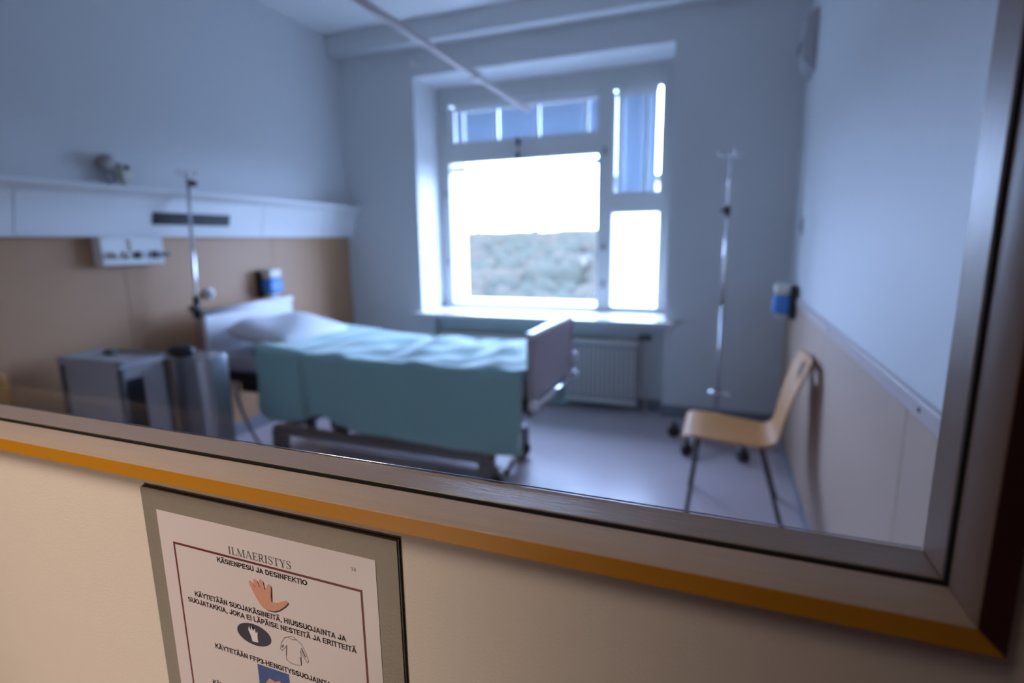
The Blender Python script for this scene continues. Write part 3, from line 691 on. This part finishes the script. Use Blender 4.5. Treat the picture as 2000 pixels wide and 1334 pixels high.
# ================================================================ NOTICE ON THE PARTITION
PXL, PZT, PY = -1.503*YW, H-0.7585*YW, YW       # top left corner of the sheet
ns = empty('notice_board', (PXL+0.105, YW, PZT-0.31), 'printed isolation notice in a grey holder fixed below the observation window', 'sign')
def plate(name, m, parent, u0, u1, v0, v1, y0, y1, bevel=0):      # u right, v down in millimetres from the sheet corner
    return bx(name, m, parent, PXL+u0/1000, PXL+u1/1000, PY-y1, PY-y0, PZT-v1/1000, PZT-v0/1000, bevel=bevel)
plate('black_backing', 'black', ns, -15.0, 228.3, -18.1, 316, 0.0, 0.0022)
plate('holder', 'alu', ns, -16.2, 227.4, -17.3, 317, 0.0022, 0.0032, 0.0)
pp = plate('paper_sheet', 'paper', ns, 0, 210, 0, 297, 0.0032, 0.0036)
PYF = PY-0.0036
def flat(name, m, polys, lay=1, holes=False):
    bm = bmesh.new()
    y = PYF-0.00004*lay
    for poly in polys:
        bm.faces.new([bm.verts.new((PXL+u/1000, y, PZT-v/1000)) for u, v in poly])
    bmesh.ops.triangulate(bm, faces=bm.faces[:])
    bm.normal_update()
    for f in bm.faces:
        if f.normal.y > 0: f.normal_flip()
    me = bpy.data.meshes.new(name); o_ = worldloc(pp)
    bmesh.ops.translate(bm, verts=bm.verts[:], vec=-o_); bm.to_mesh(me); bm.free(); me.materials.append(M[m])
    o = bpy.data.objects.new(name, me); C.objects.link(o); o.parent = pp
    return o
def stroke(pts, wd):
    out = []
    for (a, b), (c, d) in zip(pts, pts[1:]):
        L = math.hypot(c-a, d-b) or 1; nx_, ny_ = -(d-b)/L*wd/2, (c-a)/L*wd/2; ex, ey = (c-a)/L*wd*0.3, (d-b)/L*wd*0.3
        out.append([(a+nx_-ex, b+ny_-ey), (c+nx_+ex, d+ny_+ey), (c-nx_+ex, d-ny_+ey), (a-nx_-ex, b-ny_-ey)])
    return out
def arc(cx, cy, rx, ry, a0, a1, n=7):
    return [(cx+rx*math.cos(math.radians(a0+(a1-a0)*k/n)), cy+ry*math.sin(math.radians(a0+(a1-a0)*k/n))) for k in range(n+1)]
SANS = {   # centre lines of bold grotesque capitals, cap height 1: (advance, strokes)
    'A': (.74, [[(.07, 0), (.36, .92), (.65, 0)], [(.18, .27), (.54, .27)]]), 'D': (.76, [[(.13, .08), (.13, .92), (.34, .92)]+arc(.34, .5, .32, .42, 90, -90)+[(.13, .08)]]),
    'E': (.70, [[(.63, .08), (.13, .08), (.13, .92), (.61, .92)], [(.13, .51), (.57, .51)]]), 'F': (.65, [[(.13, 0), (.13, .92), (.60, .92)], [(.13, .49), (.53, .49)]]),
    'G': (.80, [arc(.43, .5, .34, .42, 45, 330, 12)+[(.72, .28), (.72, .46), (.46, .46)]]), 'H': (.76, [[(.13, 0), (.13, 1)], [(.63, 0), (.63, 1)], [(.13, .52), (.63, .52)]]),
    'I': (.30, [[(.15, 0), (.15, 1)]]), 'J': (.60, [[(.46, 1), (.46, .28)]+arc(.27, .28, .19, .20, 0, -180)]), 'K': (.76, [[(.13, 0), (.13, 1)], [(.66, .99), (.15, .42)], [(.33, .60), (.70, .01)]]),
    'L': (.64, [[(.13, 1), (.13, .08), (.60, .08)]]), 'N': (.76, [[(.13, 0), (.13, .93), (.62, .07), (.62, 1)]]), 'O': (.82, [arc(.41, .5, .33, .42, 0, 360, 18)]),
    'P': (.70, [[(.13, 0), (.13, .92), (.38, .92)]+arc(.38, .68, .21, .24, 90, -90)+[(.13, .44)]]), 'R': (.76, [[(.13, 0), (.13, .92), (.40, .92)]+arc(.40, .69, .20, .23, 90, -90)+[(.13, .46)], [(.40, .46), (.67, .01)]]),
    'S': (.70, [arc(.34, .71, .23, .21, 20, 250, 9)+arc(.36, .28, .25, .20, 80, -165, 9)]), 'T': (.64, [[(.32, 0), (.32, .92)], [(.02, .92), (.62, .92)]]),
    'U': (.76, [[(.13, 1), (.13, .34)]+arc(.38, .34, .25, .26, 180, 360)+[(.63, 1)]]), 'V': (.70, [[(.05, 1), (.35, .06), (.65, 1)]]), 'Y': (.70, [[(.05, 1), (.35, .45), (.65, 1)], [(.35, .45), (.35, 0)]]),
    '3': (.58, [arc(.27, .72, .19, .20, 170, -80, 8), arc(.27, .28, .22, .21, 85, -165, 8)]), '-': (.36, [[(.06, .34), (.30, .34)]]), ',': (.30, [[(.16, .10), (.16, -.03), (.10, -.14)]]), ' ': (.30, [])}
def text(s, u0, u1, v, cap, m='ink', wd=0.20, name='printed_line'):
    polys = []; x = 0
    for c in s:
        base = {'Ä': 'A'}.get(c, c); adv, st = SANS[base]; q = [[(x+a, b) for a, b in pl] for pl in st]
        if c == 'Ä': q += [[(x+.17, 1.16), (x+.30, 1.16)], [(x+.42, 1.16), (x+.55, 1.16)]]
        for pl in q: polys += stroke([(a, b) for a, b in pl], wd)
        x += adv+0.02
    k = (u1-u0)/x
    return flat(name, m, [[(u0+a*k, v-b*cap) for a, b in q] for q in polys], 2)
# serif lettering drawn as strokes: unit cap height 1, returns (polys, advance)
def serif_glyph(ch):
    T, t = 0.15, 0.055; S = []
    def V(x, a=0, b=1, w_=T): S.append([(x-w_/2, a), (x+w_/2, a), (x+w_/2, b), (x-w_/2, b)])
    def Hh(x0, x1, y, w_=t): S.append([(x0, y-w_/2), (x1, y-w_/2), (x1, y+w_/2), (x0, y+w_/2)])
    def D(x0, y0, x1, y1, w_): S.append([(x0-w_/2, y0), (x0+w_/2, y0), (x1+w_/2, y1), (x1-w_/2, y1)])
    sf = lambda x, y, r=0.15: Hh(x-r, x+r, t/2 if y == 0 else 1-t/2)
    if ch == 'I': V(.17); sf(.17, 0); sf(.17, 1); return S, .36
    if ch == 'L': V(.17); sf(.17, 0); sf(.17, 1); Hh(.1, .60, t/2); V(.58, 0, .25, t); return S, .64
    if ch == 'M': V(.13, w_=t); V(.79); D(.14, 1, .45, 0, T*.9); D(.75, 1, .45, 0, t); sf(.13, 0, .12); sf(.79, 0, .15); Hh(0, .2, 1-t/2); Hh(.7, .93, 1-t/2); return S, .96
    if ch == 'A': D(.36, 1, .66, 0, T); D(.33, 1, .09, 0, t); Hh(.18, .54, .34); sf(.09, 0, .10); sf(.64, 0, .13); return S, .76
    if ch == 'E': V(.17); Hh(.02, .58, t/2); Hh(.02, .56, 1-t/2); Hh(.17, .45, .52); V(.57, 0, .25, t); V(.55, .76, 1, t); V(.44, .42, .63, t); return S, .63
    if ch == 'R':
        V(.17); sf(.17, 0); Hh(.02, .4, 1-t/2); Hh(.17, .4, .47)
        S.extend(stroke([(.38, .97), (.48, .93), (.53, .84), (.53, .62), (.48, .53), (.38, .48)], .11)); D(.36, .48, .60, 0, T); Hh(.52, .70, t/2); return S, .70
    if ch == 'S':
        S.extend(stroke([(.46, .97), (.28, .99), (.14, .93), (.09, .80), (.13, .67)], .07)); S.extend(stroke([(.13, .67), (.28, .55), (.42, .43), (.47, .33)], .14))
        S.extend(stroke([(.47, .33), (.48, .18), (.40, .05), (.26, .01), (.08, .05)], .07)); V(.475, .72, 1, t); V(.07, 0, .28, t); return S, .57
    if ch == 'T': V(.31); Hh(.02, .60, 1-t/2); sf(.31, 0); V(.04, .76, 1, t); V(.58, .76, 1, t); return S, .63
    if ch == 'Y': V(.36, 0, .48); D(.12, 1, .36, .42, T); D(.60, 1, .38, .42, t); sf(.36, 0); Hh(0, .25, 1-t/2); Hh(.5, .7, 1-t/2); return S, .70
    if ch == '3':
        S.extend(stroke([(.07, .82), (.14, .95), (.28, .96), (.37, .85), (.34, .66), (.2, .55)], .08)); S.extend(stroke([(.2, .55), (.38, .44), (.42, .25), (.33, .06), (.18, .01), (.05, .05)], .09)); return S, .5
    if ch == '4': V(.32, 0, 1, .11); Hh(.02, .46, .28, .09); D(.30, .98, .05, .28, .07); return S, .5
def serif(s, u0, u1, v, cap, m):
    polys = []; x = 0
    for ch in s:
        S, adv = serif_glyph(ch)
        for q in S: polys.append([(x+a, b) for a, b in q])
        x += adv+0.03
    k = (u1-u0)/x
    return flat('printed_line', m, [[(u0+a*k, v-b*cap) for a, b in q] for q in polys], 2)
serif('ILMAERISTYS', 75.0, 136.6, 23.2, 6.4, 'inkgrey')
serif('34', 189.3, 194.2, 11.9, 3.0, 'inkgrey')
b0, b1, bt, bb, bw = 14.7, 197.9, 25.0, 283, 1.9
flat('red_border', 'inkred', [[(b0, bt), (b1, bt), (b1, bt+bw), (b0, bt+bw)], [(b0, bt+bw), (b0+bw, bt+bw), (b0+bw, bb), (b0, bb)], [(b1-bw, bt+bw), (b1, bt+bw), (b1, bb), (b1-bw, bb)], [(b0+bw, bb-bw), (b1-bw, bb-bw), (b1-bw, bb), (b0+bw, bb)]], 1)
text('KÄSIENPESU JA DESINFEKTIO', 61.8, 149.8, 32.9, 4.1)
text('KÄYTETÄÄN SUOJAKÄSINEITÄ, HIUSSUOJAINTA JA', 31.9, 180.8, 69.9, 4.3)
text('SUOJATAKKIA, JOKA EI LÄPÄISE NESTEITÄ JA ERITTEITÄ', 23.3, 189.2, 76.9, 4.3)
text('KÄYTETÄÄN FFP3-HENGITYSSUOJAINTA', 47.5, 163.8, 113.4, 4.3)
text('KÄYTETÄÄN', 39.2, 74.0, 150.2, 4.3)
hand = [(92.5, 43.2), (94.2, 41.7), (96.2, 42.6), (99.0, 47.0), (97.3, 40.8), (99.0, 39.0), (101.0, 39.8), (103.6, 46.2), (103.2, 39.2), (105.2, 38.0), (107.0, 39.2), (108.2, 46.8),
        (111.4, 41.0), (113.4, 40.2), (114.8, 41.8), (113.6, 50.0), (113.6, 55.0), (119.0, 54.6), (125.0, 51.8), (128.6, 50.2), (130.0, 51.6), (127.0, 55.2), (121.0, 60.0), (115.0, 62.8), (108.0, 63.0), (102.5, 60.6), (98.8, 55.4), (95.2, 48.8)]
flat('hand_shadow', 'ink', [[(u+1.1, v+0.8) for u, v in hand]], 1)
flat('hand_picture', 'inkskin', [hand], 2)
el = [(92.0+17.4*math.cos(a)*math.cos(0.02)-9.6*math.sin(a)*math.sin(0.02), 89.0+9.4*math.sin(a)) for a in (2*math.pi*k/36 for k in range(36))]
flat('oval_picture', 'inknavy', [el], 1)
flat('glove_picture', 'inkwhite', [[(86.5, 86), (87.6, 82.5), (89, 86), (90.2, 81.8), (91.6, 86), (93.2, 82.6), (94.0, 87), (96, 85.2), (95.4, 90.5), (95.6, 95), (89.6, 95.6), (88.6, 91)]], 2)
coat = [(126.5, 81.5), (123.0, 83.0), (119.5, 88.0), (117.6, 94.0), (119.4, 95.2), (123.0, 91.0), (124.6, 89.0), (123.6, 96.0), (122.8, 102.0), (126.5, 103.8), (132, 104.0), (137.0, 102.6), (137.6, 96), (137.4, 90.0), (140.2, 95.0), (143.0, 98.8), (144.4, 97.4), (142.4, 90.4), (138.8, 84.0), (134.6, 81.6), (130.6, 82.6), (126.5, 81.5)]
flat('coat_picture', 'inkgrey', stroke(coat, 0.55)+stroke([(126.5, 81.5), (128.4, 80.2), (132.6, 80.0), (134.6, 81.6)], 0.5)+stroke([(119.5, 92.0), (121.2, 90.0)], 1.4)+stroke([(138.6, 88.0), (141.6, 94.0)], 1.5)+stroke([(136.6, 96.0), (137.0, 102.0)], 1.1)+stroke([(123.9, 91), (123.0, 98)], .7), 1)
flat('blue_picture', 'inkblue', [[(92.0, 114.9), (123.6, 114.9), (123.6, 146.0), (92.0, 146.0)]], 1)
flat('mask_picture', 'inkskin', [[(99, 130), (103, 124.5), (108.5, 126), (113.5, 123.8), (118.5, 129), (120, 136), (114, 138.5), (107, 134.5), (101.5, 135)], [(105, 143), (108, 139), (113, 141), (112, 145.6), (106, 145.6)]], 2)
